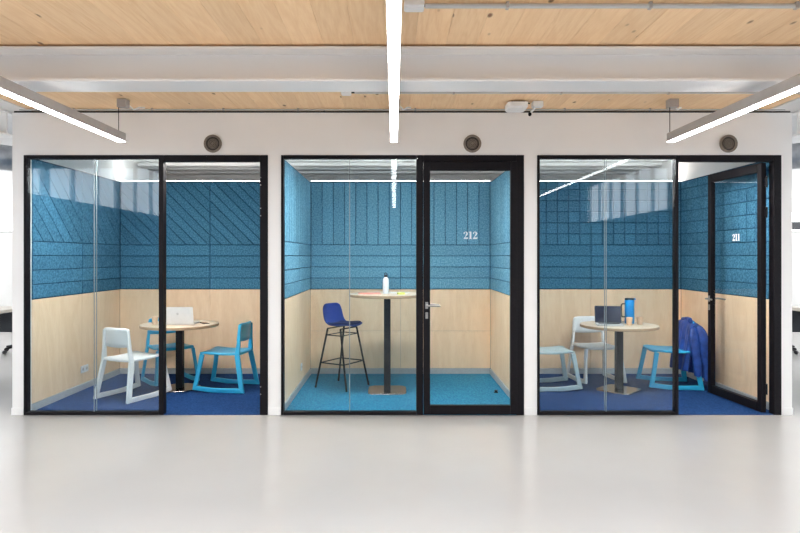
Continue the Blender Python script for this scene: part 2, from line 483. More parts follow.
CELL = 0.1406
def panel_wall(root, fn, u0, u1, style, m, name='felt_panel'):
    """felt pieces over the upper wall. fn(u, v, d): u along the wall, v up, d out of the wall"""
    TH, G, BEV = 0.018, 0.003, 0.008
    zmid = ZP + 4 * CELL
    def piece(poly):
        if len(poly) < 3: return
        if area(poly) < 0: poly = poly[::-1]
        if area(poly) < 0.0006: return
        a = inset(poly, G); b = inset(poly, BEV)
        if a is None or b is None or area(b) <= 0: return
        mb = MB(); n = len(a)
        vs = [fn(u, v, 0.004) for u, v in a] + [fn(u, v, TH - 0.006) for u, v in a] + [fn(u, v, TH) for u, v in b]
        fs = [tuple(range(n - 1, -1, -1)), tuple(range(2 * n, 3 * n))]
        for k in range(2):
            fs += [(k * n + i, k * n + (i + 1) % n, (k + 1) * n + (i + 1) % n, (k + 1) * n + i) for i in range(n)]
        mb.add(vs, fs); mb.build(name, m, root)
    w = u1 - u0
    half = (u0 + u1) / 2
    spans = [(u0, half), (half, u1)]
    # four long horizontal planks
    for r in range(4):
        for (a, b) in spans:
            z = ZP + r * CELL
            piece([(a, z), (b, z), (b, z + CELL), (a, z + CELL)])
    top = ZF - 0.012
    if style == 'vertical':
        n = round(w / 0.1435)
        for k in range(n):
            a = u0 + w * k / n; b = u0 + w * (k + 1) / n
            piece([(a, zmid), (b, zmid), (b, top), (a, top)])
    elif style == 'grid':
        n = round(w / 0.141); zr = [zmid + CELL * k for k in range(6)] + [top]
        for r in range(6):
            if zr[r + 1] - zr[r] < 0.02: continue
            for k in range(n):
                a = u0 + w * k / n; b = u0 + w * (k + 1) / n
                piece([(a, zr[r]), (b, zr[r]), (b, zr[r + 1]), (a, zr[r + 1])])
    else:
        step = 0.141 if style == 'diagonal' else 0.19
        for (a, b) in spans:
            rect = [(a, zmid), (b, zmid), (b, top), (a, top)]
            # lines fall to the right at 45 degrees: u + v = const
            c = a + zmid
            while c < b + top:
                p = clip(rect, 1, 1, c + step); p = clip(p, -1, -1, -c) if len(p) >= 3 else p
                piece(p)
                c += step

def ply_wall(root, fn, u0, u1, split):
    zs = [0.075, ZP - 0.004] if not split else [0.075, 0.55, ZP - 0.004]
    half = (u0 + u1) / 2
    for i in range(len(zs) - 1):
        for (a, b) in ((u0, half), (half, u1)):
            poly = [(a, zs[i]), (b, zs[i]), (b, zs[i + 1]), (a, zs[i + 1])]
            MB().prism(inset(poly, 0.0008), fn, 0.001, 0.012, inset(poly, 0.002)).build('plywood_panel', M['birch'], root)

styles = ['diagonal', 'vertical', 'grid']
for bi, (x0, x1) in enumerate(BX):
    L = OX0 if bi == 0 else (BX[bi - 1][1] + x0) / 2
    Rr = OX1 if bi == 2 else (BX[bi + 1][0] + x1) / 2
    wl = struct(box('wall_left', FELT_SHADED, (L, 0.12, 0), (x0 - 0.018, BD + 0.018, ZF)))
    wr = struct(box('wall_right', FELT_SHADED, (x1 + 0.018, 0.12, 0), (Rr, BD + 0.018, ZF)))
    wb = struct(box('wall_back', FELT_SHADED, (L, BD + 0.018, 0), (Rr, BD + 0.10, ZF)))
    # surfaces measured from the backing plane; the felt face lands at x0, x1 and BD
    fb = lambda u, v, d: (u, BD + 0.018 - d, v)
    fl = lambda u, v, d, x0=x0: (x0 - 0.018 + d, u, v)
    fr_ = lambda u, v, d, x1=x1: (x1 + 0.018 - d, u, v)
    st = styles[bi]
    fm = FELT[bi]
    panel_wall(wb, fb, x0, x1, st, fm)
    panel_wall(wl, fl, 0.122, BD, 'diagonal_wide' if bi == 0 else st, fm)
    panel_wall(wr, fr_, 0.122, BD, 'diagonal_wide' if bi == 0 else st, fm)
    ply_wall(wb, fb, x0 - 0.0055, x1 + 0.0055, bi == 1)
    ply_wall(wl, fl, 0.122, BD + 0.0055, False)
    ply_wall(wr, fr_, 0.122, BD + 0.0055, False)
    sk = M['skirting']
    struct(box('baseboard_back', sk, (x0, BD - 0.006, 0), (x1, BD + 0.017, 0.074), bevel=0.003, seg=1))
    struct(box('baseboard_left', sk, (x0 - 0.017, 0.122, 0), (x0 + 0.006, BD - 0.008, 0.074), bevel=0.003, seg=1))
    struct(box('baseboard_right', sk, (x1 - 0.006, 0.122, 0), (x1 + 0.017, BD - 0.008, 0.074), bevel=0.003, seg=1))
    struct(box('floor', M['carpet_teal'] if bi == 1 else M['carpet_navy'], (x0 + 0.008, 0.02 if False else 0.004, 0.0), (x1 - 0.008, BD - 0.008, 0.007)))
    ls = empty('light_strip', ((x0 + x1) / 2, 2.06, ZF + 0.001))
    hw = (x1 - x0) / 2 - 0.004
    box('aluminium_channel', M['beam'], (-hw, -0.05, 0.0), (hw, 0.05, 0.004), ls)
    box('diffuser', M['strip_light'], (-hw, -0.045, 0.0045), (hw, 0.045, 0.010), ls)
    tag(ls, ['thin glowing light strip along the top of the diagonal-patterned felt wall',
             'thin glowing light strip above the vertical felt planks of booth 212',
             'thin glowing light strip above the squared felt wall of booth 211'][bi], 'light strip', 'light strips in the booths')
    hw -= 0.42
    fill_ = empty('ceiling_light', ((x0 + x1) / 2, 0.222, ZF + 0.013))  # unseen fill light, added behind the header to brighten the booth
    box('housing', M['beam'], (-hw + 0.1, -0.075, 0.006), (hw - 0.1, 0.075, 0.036), fill_)
    box('diffuser', M['booth_light'], (-hw + 0.11, -0.070, 0.0), (hw - 0.11, 0.070, 0.006), fill_)
    for q in (-0.5, 0.5):
        MB().tube([(q, 0, 0.035), (q, 0, ZV - ZF)], 0.004, 8).build('suspension_cable', M['black_metal'], fill_)
    tag(fill_, ['ceiling light just inside the glass front of the booth with diagonal felt', 'ceiling light just inside the glass front of booth 212 with the bar table', 'ceiling light just inside the glass front of the booth with squared felt'][bi], 'ceiling light', 'ceiling lights in the booths')
    tag(ls, ['thin glowing light strip along the top of the diagonal-patterned felt wall',
             'thin glowing light strip above the vertical felt planks of booth 212',
             'thin glowing light strip above the squared felt wall of booth 211'][bi], 'light strip', 'light strips in the booths')

# ------------------------------------------------------------------ glazed fronts
GLAZE = [(-3.50, -2.222, -2.178, -1.192, -2.84), (-1.069, 0.211, 0.275, 1.23, -0.422), (1.353, 2.662, 2.688, 3.661, 2.01)]
# (frame left, mullion left, mullion right, frame right, glass joint)
for bi, (a, m0, m1, b, j) in enumerate(GLAZE):
    w = empty('window_%d' % (bi + 1)); struct(w)
    k = M['black']
    y0, y1 = -0.012, 0.068
    g = 0.002
    box('frame_bar', k, (a + g, y0, 0.003), (a + 0.024, y1, 2.46 - g), w, bevel=0.003, seg=1)
    box('frame_bar', k, (a + 0.0255, y0, 2.425), (m0 - 0.0015, y1, 2.46 - g), w, bevel=0.003, seg=1)
    box('frame_bar', k, (a + 0.0255, y0, 0.003), (m0 - 0.0015, y1, 0.029), w, bevel=0.003, seg=1)
    box('mullion', k, (m0, y0, 0.003), (m1, y1, 2.46 - g), w, bevel=0.003, seg=1)
    box('frame_bar', k, (m1 + 0.0015, y0, 2.40), (b - 0.0755, y1, 2.46 - g), w, bevel=0.003, seg=1)
    box('frame_bar', k, (b - 0.074, y0, 0.003), (b - g, y1, 2.46 - g), w, bevel=0.003, seg=1)
    for (p, q) in ((a + 0.025, j - 0.004), (j + 0.004, m0 - 0.001)):
        box('pane', M['glass'], (p, 0.006, 0.030), (q, 0.014, 2.424), w)
        box('pane', M['glass'], (p, 0.052, 0.030), (q, 0.060, 2.424), w)
    box('glass_joint', M['joint'], (j - 0.0022, 0.005, 0.030), (j + 0.0022, 0.015, 2.424), w)
    box('glass_joint', M['joint'], (j - 0.0022, 0.051, 0.030), (j + 0.0022, 0.061, 2.424), w)

for hz in (0.20, 0.27, 1.885, 1.955, 2.175, 2.245):
    MB().prism([(0.006 * math.cos(2 * PI * q / 10) - 1.259, 0.006 * math.sin(2 * PI * q / 10) + hz) for q in range(10)], lambda u, v, d: (u, d, v), -0.0145, -0.0125).build('hinge_screw', M['steel'], bpy.data.objects['window_1'])

# number shapes: fat-faced numerals
def ribbon(mb, pts, fn, d0, d1):
    n = len(pts); Ls = []; Rs = []
    for i in range(n):
        p = Vector(pts[i][:2]); q0 = Vector(pts[max(0, i - 1)][:2]); q1 = Vector(pts[min(n - 1, i + 1)][:2])
        t = (q1 - q0).normalized(); nn = Vector((-t.y, t.x)) * pts[i][2] / 2
        Ls.append(p + nn); Rs.append(p - nn)
    for i in range(n - 1):
        mb.prism([tuple(Rs[i]), tuple(Rs[i + 1]), tuple(Ls[i + 1]), tuple(Ls[i])], fn, d0, d1)
def numerals(name, text, x, z, h, fn3, parent):
    mb = MB(); cx = x
    for ch in text:
        f = lambda u, v, d, cx=cx: fn3(cx + u * h, z + v * h, d)
        if ch == '1':
            mb.prism([(0.14, 0), (0.38, 0), (0.38, 1), (0.14, 1)], f, 0, 0.001)
            mb.prism([(0.02, 0), (0.50, 0), (0.50, 0.06), (0.02, 0.06)], f, 0, 0.0012)
            mb.prism([(0.0, 0.90), (0.14, 0.90), (0.14, 1.0), (0.0, 0.96)], f, 0, 0.0012)
            cx += h * 0.56
        else:
            ribbon(mb, [(0.06, 0.70, 0.05), (0.10, 0.74, 0.17), (0.13, 0.84, 0.14), (0.22, 0.95, 0.07), (0.34, 0.97, 0.08), (0.46, 0.88, 0.17), (0.51, 0.74, 0.24), (0.45, 0.58, 0.20), (0.30, 0.38, 0.08), (0.12, 0.16, 0.05)], f, 0, 0.001)
            mb.prism([(0.03, 0), (0.60, 0), (0.64, 0.28), (0.59, 0.28), (0.55, 0.20), (0.22, 0.22), (0.05, 0.10)], f, 0, 0.0012)
            cx += h * 0.70
    return mb.build(name, M['number'], parent)

def door_leaf(idx, hinge, rz, number=None, hinges=False):
    """leaf hangs from its right edge: local x runs from -w to 0, local y is thickness, outside face at -y"""
    d = empty('door_%d' % idx, hinge, rz); struct(d)
    w, z0, z1, t = 0.882, 0.012, 2.396, 0.05
    sw, tw, bw = 0.062, 0.085, 0.085
    k = M['black']
    y0, y1 = -t / 2, t / 2
    box('door_stile', k, (-w, y0, z0), (-w + sw, y1, z1), d, bevel=0.003, seg=1)
    box('door_stile', k, (-sw, y0, z0), (0, y1, z1), d, bevel=0.003, seg=1)
    box('door_rail', k, (-w + sw + 0.001, y0, z1 - tw), (-sw - 0.001, y1, z1), d, bevel=0.003, seg=1)
    box('door_rail', k, (-w + sw + 0.001, y0, z0), (-sw - 0.001, y1, z0 + bw), d, bevel=0.003, seg=1)
    box('pane', M['door_glass'], (-w + sw, -0.006, z0 + bw), (-sw, 0.006, z1 - tw), d)
    hx, hz = -w + 0.030, 1.04
    for s in (-1, 1):
        y = s * t / 2
        h = empty('door_handle', (hx, y, hz), 0, d)
        h['label'] = 'brushed steel lever handle'
        MB().box(-0.013, min(0, s * 0.008), -0.032, 0.013, max(0, s * 0.008), 0.032).build('handle_plate', M['steel'], h, bevel=0.002, seg=1)
        MB().tube([(0, s * 0.006, 0), (0, s * 0.042, 0), (0.012, s * 0.05, 0), (0.125, s * 0.05, -0.002)], 0.0085, 12).build('lever', M['steel'], h, smooth=True)
        MB().box(-0.012, min(0, s * 0.006), -0.125, 0.012, max(0, s * 0.006), -0.065).build('lock_plate', M['steel'], h, bevel=0.002, seg=1)
    for hz in (0.235, 1.92, 2.21):
        q = empty('door_hinge', (0.014, 0.018, hz), 0, d)
        MB().lathe([(0.009, -0.05), (0.009, 0.05)], 12).build('hinge_barrel', M['black_metal'], q, smooth=True)
        box('hinge_plate', M['black_metal'], (-0.012, -0.012, -0.035), (-0.002, 0.002, 0.035), q)
        MB().lathe([(0.005, 0.0505), (0.006, 0.056)], 10).build('hinge_pin', M['steel'], q)
    if number:
        nm = numerals('room_number', number[0], number[1], number[2], number[3], lambda x, z, dd: (x, -0.0065 - dd, z), d)
        nm['label'] = 'white numerals ' + number[0]
    return d
door_leaf(2, (1.160, -0.004, 0), 0, ('212', -0.505, 1.665, 0.070))
door_leaf(3, (3.528, 0.05, 0), R(-86.3), ('211', -0.475, 1.66, 0.070))
door_leaf(1, (-1.246, 0.11, 0), R(-85))

# ------------------------------------------------------------------ ceiling: beams, lamps, pipes, devices
def ibeam(x0, x1, yc, name='ceiling_beam'):
    W2, H, TF, TW = 0.13, 0.232, 0.020, 0.012
    z1 = ZC - 0.0115; z0 = z1 - H
    pr = [(-W2, z0), (W2, z0), (W2, z0 + TF), (TW, z0 + TF), (TW, z1 - TF), (W2, z1 - TF), (W2, z1), (-W2, z1), (-W2, z1 - TF), (-TW, z1 - TF), (-TW, z0 + TF), (-W2, z0 + TF)]
    return MB().prism(pr, lambda u, v, d: (d, yc + u, v), x0, x1).build(name, M['beam'], bevel=0.004, seg=2)
tag(ibeam(HX0, HX1, -1.645), 'long white steel beam running under the wooden ceiling in front of the booths', 'beam')
tag(ibeam(HX0, OX0 - 0.05, 0.0), 'short length of white steel beam left of the booths', 'beam')
tag(ibeam(OX1 + 0.05, HX1, 0.0), 'short length of white steel beam right of the booths', 'beam')

def pendant(x, label, y_end=-0.36, length=6.5):
    t = empty('linear_pendant_lamp', (x, y_end, 2.512))
    w = 0.033
    box('housing', M['lamp_grey'], (-w, -length, 0.006), (w, 0, 0.080), t, bevel=0.003, seg=1)
    box('diffuser', M['lamp_light'], (-w + 0.004, -length + 0.004, 0), (w - 0.004, -0.004, 0.0065), t)
    sgn = -1 if x < 0 else 1
    for q in (-0.03, -length + 0.2):
        MB().tube([(-0.018, q, 0.078), (-0.018, q, ZC - 2.512 - 0.02)], 0.0035, 8).build('suspension_cable', M['black_metal'], t)
        mb = MB().box(-0.028, q - 0.02, ZC - 2.512 - 0.075, 0.055, q + 0.06, ZC - 2.512 - 0.001)
        mb.build('ceiling_mount', M['lamp_grey'], t, bevel=0.004)
    MB().tube([(0.05, 0.03, 0.33), (0.085, 0.04, 0.30), (0.12, 0.07, 0.325), (0.15, 0.12, 0.335)], 0.008, 8).build('cable_connector', M['white_plastic'], t, smooth=True)
    tag(t, label, 'pendant lamp', 'linear pendant lamps')
    return t
pendant(-2.41, 'left one of the three linear grey pendant lamps, hanging before the booth with diagonal felt')
pendant(0.0, 'centre one of the three linear pendant lamps, seen end-on before booth 212')
pendant(2.45, 'right one of the three linear grey pendant lamps, hanging before booth 211')

def conduit(label, pts, r, clips):
    t = empty('ceiling_conduit', pts[0])
    o = Vector(pts[0])
    MB().tube([Vector(p) - o for p in pts], r, 10).build('pipe', M['lamp_light_grey'], t, smooth=True)
    for x in clips:
        box('pipe_clip', M['lamp_grey'], (x - o.x - 0.008, -r - 0.003, -r - 0.003), (x - o.x + 0.008, r + 0.003, ZC - o.z - 0.001), t)
    return tag(t, label, 'conduit')
M['lamp_light_grey'] = noisy('grey_conduit', (0.50, 0.50, 0.50), (0.54, 0.54, 0.54), 10, 0.4)
conduit('thin grey conduit running across the wooden ceiling behind the long white beam', [(-0.33, -0.66, ZC - 0.018), (3.45, -0.66, ZC - 0.018)], 0.010, [0.5, 1.4, 2.3, 3.2])
conduit('grey conduit pipe crossing the wooden ceiling in front of the long white beam', [(0.17, -2.43, ZC - 0.02), (3.45, -2.43, ZC - 0.02)], 0.013, [0.62, 1.4, 2.2, 3.0])
conduit('thin conduit along the top edge of the white booth front', [(OX0 + 0.1, -0.05, ZC - 0.014), (OX1 - 0.1, -0.05, ZC - 0.014)], 0.007, [-3.0, -2.27, -1.6, -0.9, 0.2, 1.6, 2.4, 3.2])
def junction(x, y, w, d, h, label):
    t = empty('junction_box', (x, y, ZC - h - 0.001))
    box('housing', M['white_plastic'], (-w / 2, -d / 2, 0), (w / 2, d / 2, h), t, bevel=0.006)
    box('lid', M['white_plastic'], (-w / 2 + 0.008, -d / 2 + 0.008, -0.004), (w / 2 - 0.008, d / 2 - 0.008, 0), t, bevel=0.002)
    MB().tube([(w / 2, 0, h * 0.5), (w / 2 + 0.03, 0, h * 0.5)], 0.008, 8).build('cable_gland', M['black_metal'], t, smooth=True)
    return tag(t, label, 'junction box')
junction(-0.40, -0.66, 0.085, 0.08, 0.032, 'small white junction box on the wooden ceiling just left of the centre lamp')
junction(0.11, -2.43, 0.11, 0.09, 0.035, 'white junction box at the left end of the pipe in front of the beam')
# wireless access point and sensor at the wall top
t = empty('access_point', (1.10, -0.28, ZC - 0.075))
mb = MB(); prof = []
def rrect(hx, hy, r, n=6):
    p = []
    for cx, cy, a0 in ((hx - r, hy - r, 0), (-hx + r, hy - r, 90), (-hx + r, -hy + r, 180), (hx - r, -hy + r, 270)):
        for k in range(n + 1):
            a = R(a0 + 90 * k / n); p.append((cx + r * math.cos(a), cy + r * math.sin(a)))
    return p
MB().prism(rrect(0.09, 0.10, 0.03), lambda u, v, d: (u, v, d), 0.018, 0.055).build('shell', M['white_plastic'], t, smooth=True)
MB().prism(rrect(0.078, 0.088, 0.03), lambda u, v, d: (u, v, d), 0.0, 0.018, rrect(0.09, 0.10, 0.03)).build('cover', M['white_plastic'], t, smooth=True)
box('mounting_bracket', M['black_metal'], (-0.05, -0.04, 0.055), (0.07, 0.05, 0.074), t)
MB().tube([(-0.08, 0, 0.06), (-0.05, -0.03, 0.068), (0.06, -0.05, 0.066), (0.12, 0.0, 0.06)], 0.006, 8).build('cable', M['black_metal'], t, smooth=True)
tag(t, 'flat white wireless access point under the wooden ceiling above booths 212 and 211', 'access point')
t = empty('motion_sensor', (1.285, -0.30, ZC - 0.055))
box('housing', M['white_plastic'], (-0.047, -0.04, 0.0), (0.047, 0.04, 0.054), t, bevel=0.008)
MB().tube([(-0.02, -0.01, 0.002), (-0.045, -0.01, -0.03), (-0.062, -0.012, -0.05)], 0.010, 10).build('sensor_arm', M['white_plastic'], t, smooth=True)
MB().lathe([(0.004, -0.018), (0.013, -0.012), (0.016, 0), (0.013, 0.012), (0.004, 0.018)], 14, (-0.07, -0.012), -0.062).build('lens', M['black_metal'], t, smooth=True)
tag(t, 'small white ceiling sensor box with a dark lens, right of the access point', 'sensor')

# round vents on the white header
for vx_, lab in ((-1.712, 'round bronze-grey air vent above the booth with diagonal felt'), (0.74, 'round bronze-grey air vent above the closed door of booth 212'), (3.16, 'round bronze-grey air vent above the open door of booth 211')):
    t = empty('air_vent', (vx_, -0.0005, 2.566))
    def ring(name, r0, r1, ya, yb, m):
        n = 36; vs = []; fs = []
        for k in range(n):
            a = 2 * PI * k / n; c, s_ = math.cos(a), math.sin(a)
            vs += [(r0 * c, ya, r0 * s_), (r1 * c, ya, r1 * s_), (r1 * c, yb, r1 * s_), (r0 * c, yb, r0 * s_)]
        for k in range(n):
            q = (k + 1) % n
            for e in range(4):
                fs.append((4 * k + e, 4 * q + e, 4 * q + (e + 1) % 4, 4 * k + (e + 1) % 4))
        MB().add(vs, fs).build(name, m, t, smooth=True)
    ring('outer_ring', 0.064, 0.084, -0.014, 0, M['vent'])
    ring('gap_ring', 0.050, 0.064, -0.004, 0, M['vent_dark'])
    MB().prism([(0.050 * math.cos(2 * PI * k / 32), 0.050 * math.sin(2 * PI * k / 32)) for k in range(32)], lambda u, v, d: (u, -d, v), 0, 0.016).build('centre_disc', M['vent'], t, smooth=True)
    for r in (0.015, 0.030, 0.043):
        ring('grille_rib', r, r + 0.004, -0.019, -0.0162, M['vent_dark'])
    tag(t, lab, 'vent', 'round air vents above the booths')

# ------------------------------------------------------------------ furniture
def seg_mitre(path, w, y_of, t):
    """2D path (x, z) with mitred in-plane sections; returns list of 4-corner sections"""
    secs = []
    n = len(path)
    for i in range(n):
        p = Vector(path[i])
        if i == 0: d = (Vector(path[1]) - p).normalized(); nrm = Vector((-d.y, d.x)); k = 1
        elif i == n - 1: d = (p - Vector(path[i - 1])).normalized(); nrm = Vector((-d.y, d.x)); k = 1
        else:
            d1 = (p - Vector(path[i - 1])).normalized(); d2 = (Vector(path[i + 1]) - p).normalized()
            n1 = Vector((-d1.y, d1.x)); n2 = Vector((-d2.y, d2.x)); nrm = (n1 + n2).normalized(); k = 1 / max(0.35, nrm.dot(n1))
        ww = w[i] if isinstance(w, (list, tuple)) else w
        a = p + nrm * ww / 2 * k; b = p - nrm * ww / 2 * k; y = y_of(i)
        secs.append([(a.x, y - t / 2, a.y), (a.x, y + t / 2, a.y), (b.x, y + t / 2, b.y), (b.x, y - t / 2, b.y)])
    return secs
def secs_mesh(secs):
    vs = [p for s in secs for p in s]; fs = [(3, 2, 1, 0), tuple(4 * (len(secs) - 1) + e for e in range(4))]
    for i in range(len(secs) - 1):
        for e in range(4):
            fs.append((4 * i + e, 4 * i + (e + 1) % 4, 4 * i + 4 + (e + 1) % 4, 4 * i + 4 + e))
    return MB().add(vs, fs)

def make_tilt_chair(m, label):
    """one-piece plastic chair with sled runners that kink up at the front; faces +x"""
    t = empty('tilting_chair')
    path = [(-0.224, 0.730), (-0.214, 0.565), (-0.203, 0.402), (-0.268, 0.026), (-0.02, 0.026), (0.085, 0.028), (0.268, 0.048), (0.232, 0.230), (0.202, 0.412)]
    wid = [0.028, 0.036, 0.058, 0.052, 0.046, 0.050, 0.050, 0.046, 0.052]
    ys = [0.168, 0.184, 0.203, 0.242, 0.242, 0.242, 0.240, 0.222, 0.203]
    for s in (-1, 1):
        secs = seg_mitre(path, wid, lambda i: s * ys[i], 0.030)
        secs_mesh(secs[0:3]).build('back_post', m, t, bevel=0.007)
        secs_mesh(secs[2:4]).build('leg', m, t, bevel=0.007)
        secs_mesh(secs[3:7]).build('runner', m, t, bevel=0.007)
        secs_mesh(secs[6:9]).build('leg', m, t, bevel=0.007)
    rows = []
    for i in range(11):
        u = i / 10
        x = -0.222 + 0.446 * u
        zc = 0.412 + 0.012 * math.cos(PI * (u - 0.5) * 1.0) * -1 + 0.012 * u
        if u > 0.9: zc -= 0.010
        rows.append([(x, -0.206 + 0.412 * k / 10, zc + 0.010 * abs(2 * k / 10 - 1) ** 2.5) for k in range(11)])
    MB().grid(rows).build('seat', m, t, smooth='all', solid=0.024, bevel=0)
    rows = []
    for i in range(7):
        v = i / 6
        z = 0.560 + 0.192 * v
        xx = -0.211 - 0.014 * v
        cur = 0.028 + 0.004 * v
        hw = 0.196 - 0.018 * v
        row = []
        for k in range(13):
            q = 2 * k / 12 - 1
            zz = z
            if i == 0: zz += -0.012 * (1 - q * q)
            if i == 6: zz += -0.012 * abs(q) ** 6
            row.append((xx - cur * (1 - q * q) + 0.012, hw * q, zz))
        rows.append(row)
    MB().grid(rows).build('backrest', m, t, smooth='all', solid=0.016)
    tag(t, label, 'chair')
    return t
G1 = 'tilting plastic chairs in the booths'
ch = make_tilt_chair(M['chair_white'], 'white plastic sled-base chair seen from behind beside the power socket')
ch['group'] = G1
fz = 0.008
ch.location = (-2.79, 0.765, fz); ch.rotation_euler = (0, 0, R(64))
wn = M['chair_white'].name
copy_thing(ch, (-1.895, 1.145, fz), R(173), 'cyan plastic sled-base chair in side view, nothing on it, right of the white laptop', G1, {wn: M['chair_cyan']})
copy_thing(ch, (-2.67, 1.50, fz), R(-52), 'cyan plastic sled-base chair standing behind the table with the white laptop', G1, {wn: M['chair_cyan']})
copy_thing(ch, (2.42, 1.56, fz), R(-84), 'white plastic sled-base chair against the plywood wall behind the dark laptop', G1)
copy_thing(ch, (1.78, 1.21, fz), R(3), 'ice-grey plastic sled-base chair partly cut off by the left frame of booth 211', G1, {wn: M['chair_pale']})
copy_thing(ch, (3.18, 1.29, fz), R(175), 'cyan plastic sled-base chair with a blue jacket over its back', G1, {wn: M['chair_cyan']})

def table(x, y, h, rt, base, label, rz=0):
    t = empty('round_table', (x, y, 0.008), rz)
    h -= 0.008
    MB().lathe([(rt - 0.004, h - 0.003), (rt - 0.004, h)], 64).build('tabletop_face', M['table_wood'], t, smooth=True)
    MB().lathe([(rt - 0.012, h - 0.033), (rt, h - 0.028), (rt, h - 0.005), (rt - 0.004, h - 0.003)], 64).build('tabletop', M['ply_edge'], t, smooth=True)
    box('column', M['black_metal'], (-0.037, -0.037, 0.012), (0.037, 0.037, h - 0.042), t, bevel=0.004)
    box('top_plate', M['black_metal'], (-0.14, -0.14, h - 0.042), (0.14, 0.14, h - 0.0335), t)
    if base[0] == 'disc':
        MB().lathe([(base[1], 0), (base[1], 0.007), (base[1] - 0.005, 0.012)], 48).build('base', M['base_steel'], t, smooth=True)
    else:
        p = rrect(base[1], base[1], base[2], 8)
        MB().prism(p, lambda u, v, d: (u, v, d), 0, 0.012, [(a * 0.985, b * 0.985) for a, b in p]).build('base', M['base_steel'], t, smooth=True).rotation_euler = (0, 0, R(base[3]))
    return tag(t, label, 'table')
table(-2.425, 1.14, 0.74, 0.425, ('disc', 0.225), 'round wooden-topped table carrying a white laptop')
table(-0.075, 1.02, 1.088, 0.425, ('square', 0.212, 0.09, 0), 'tall round bar table with a white bottle on it')
table(2.515, 1.05, 0.74, 0.418, ('square', 0.195, 0.06, 45), 'round wooden-topped table carrying a dark laptop and a blue jug')

# bar stool
t = empty('bar_stool', (-0.595, 1.25, 0.008), R(-32))
feet = {}
for sx_, sy_ in ((-1, -1), (-1, 1), (1, -1), (1, 1)):
    top = (sx_ * 0.09, sy_ * 0.155, 0.675); foot = (sx_ * 0.218, sy_ * 0.215, 0.006)
    MB().tube([top, foot], 0.0115, 10).build('leg', M['black_metal'], t, smooth=True)
    MB().lathe([(0.012, 0), (0.012, 0.012)], 12, (foot[0], foot[1])).build('foot_cap', M['black_metal'], t)
def on_leg(sx_, sy_, z):
    k = (0.675 - z) / 0.669
    return (sx_ * (0.09 + 0.128 * k), sy_ * (0.155 + 0.06 * k), z)
for (a, b) in (((-1, -1), (-1, 1)), ((-1, 1), (1, 1)), ((1, 1), (1, -1)), ((1, -1), (-1, -1))):
    za = 0.285 if a != b else 0
    MB().tube([on_leg(*a, 0.285), on_leg(*b, 0.285)], 0.007, 8).build('footrest_bar', M['black_metal'], t, smooth=True)
    MB().tube([on_leg(*a, 0.60), on_leg(*b, 0.60)], 0.0055, 8).build('brace_bar', M['black_metal'], t, smooth=True)
MB().tube([(-0.09, -0.155, 0.675), (-0.09, 0.155, 0.675)], 0.008, 8).build('seat_rail', M['black_metal'], t, smooth=True)
MB().tube([(0.09, -0.155, 0.675), (0.09, 0.155, 0.675)], 0.008, 8).build('seat_rail', M['black_metal'], t, smooth=True)
prof = [(0.225, 0.702, 0.13), (0.215, 0.712, 0.175), (0.13, 0.715, 0.20), (0.03, 0.702, 0.205), (-0.07, 0.697, 0.205), (-0.14, 0.712, 0.205), (-0.185, 0.765, 0.205), (-0.205, 0.84, 0.205), (-0.222, 0.92, 0.195), (-0.232, 0.965, 0.165), (-0.234, 0.975, 0.11)]
rows = []
for i, (x, z, hw) in enumerate(prof):
    x, z, hw = x * 0.86, 0.697 + (z - 0.697) * 0.9, hw * 0.90
    row = []
    for k in range(11):
        q = 2 * k / 10 - 1
        rise = 0.022 * abs(q) ** 3 if i < 6 else 0
        fwd = 0.045 * abs(q) ** 2.2 if i >= 5 else 0
        row.append((x + fwd, hw * q, z + rise))
    rows.append(row)
MB().grid(rows).build('seat_shell', M['stool_blue'], t, smooth='all', solid=0.012, sub=1)
rows = []
for i, (x, z, hw) in enumerate([(u_ * 0.86, 0.697 + (v_ - 0.697) * 0.9 + 0.002, h_ * 0.90) for (u_, v_, h_) in [(0.20, 0.7235, 0.14), (0.19, 0.727, 0.17), (0.12, 0.730, 0.185), (0.03, 0.717, 0.188), (-0.06, 0.712, 0.186), (-0.12, 0.721, 0.17), (-0.135, 0.727, 0.14)]]):
    rows.append([(x, hw * (2 * k / 8 - 1), z + 0.018 * abs(2 * k / 8 - 1) ** 3) for k in range(9)])
MB().grid(rows).build('seat_pad', M['seat_dark'], t, smooth='all', solid=0.010, sub=1)
tag(t, 'royal blue shell bar stool on four thin black legs', 'bar stool')

# laptops
def laptop(x, y, z, rz, lid_m, w, open_deg, label, emblem=False):
    """hinge line along local x at y=0; base extends to -y, screen side faces -y"""
    t = empty('laptop', (x, y, z), rz)
    d = 0.225
    MB().prism(rrect(w / 2, d / 2, 0.010, 3), lambda u, v, dd: (u, v - d / 2, dd), 0.001, 0.014).build('base', M['silver'], t)
    box('keyboard', M['keys'], (-w / 2 + 0.03, -d / 2 - 0.0, 0.0142), (w / 2 - 0.03, -0.02, 0.0155), t)
    box('trackpad', M['logo'], (-0.05, -d + 0.02, 0.0142), (0.05, -d / 2 - 0.02, 0.0148), t)
    lean = R(open_deg - 90)
    fn = lambda u, v, dd: (u, v * math.sin(lean) + dd * math.cos(lean) + 0.002, 0.015 + v * math.cos(lean) - dd * math.sin(lean))
    p = rrect(w / 2, 0.096, 0.010, 3)
    p = [(a, b + 0.096) for a, b in p]
    MB().prism(p, fn, 0.0, 0.007).build('lid', lid_m, t)
    MB().prism([(-w / 2 + 0.008, 0.012), (w / 2 - 0.008, 0.012), (w / 2 - 0.008, 0.184), (-w / 2 + 0.008, 0.184)], fn, -0.0008, 0.0).build('screen', M['screen'], t)
    if emblem:
        MB().prism([(0.013 * math.cos(2 * PI * k / 16), 0.115 + 0.014 * math.sin(2 * PI * k / 16)) for k in range(16)], fn, 0.007, 0.0076).build('emblem', M['logo'], t)
    return tag(t, label, 'laptop')
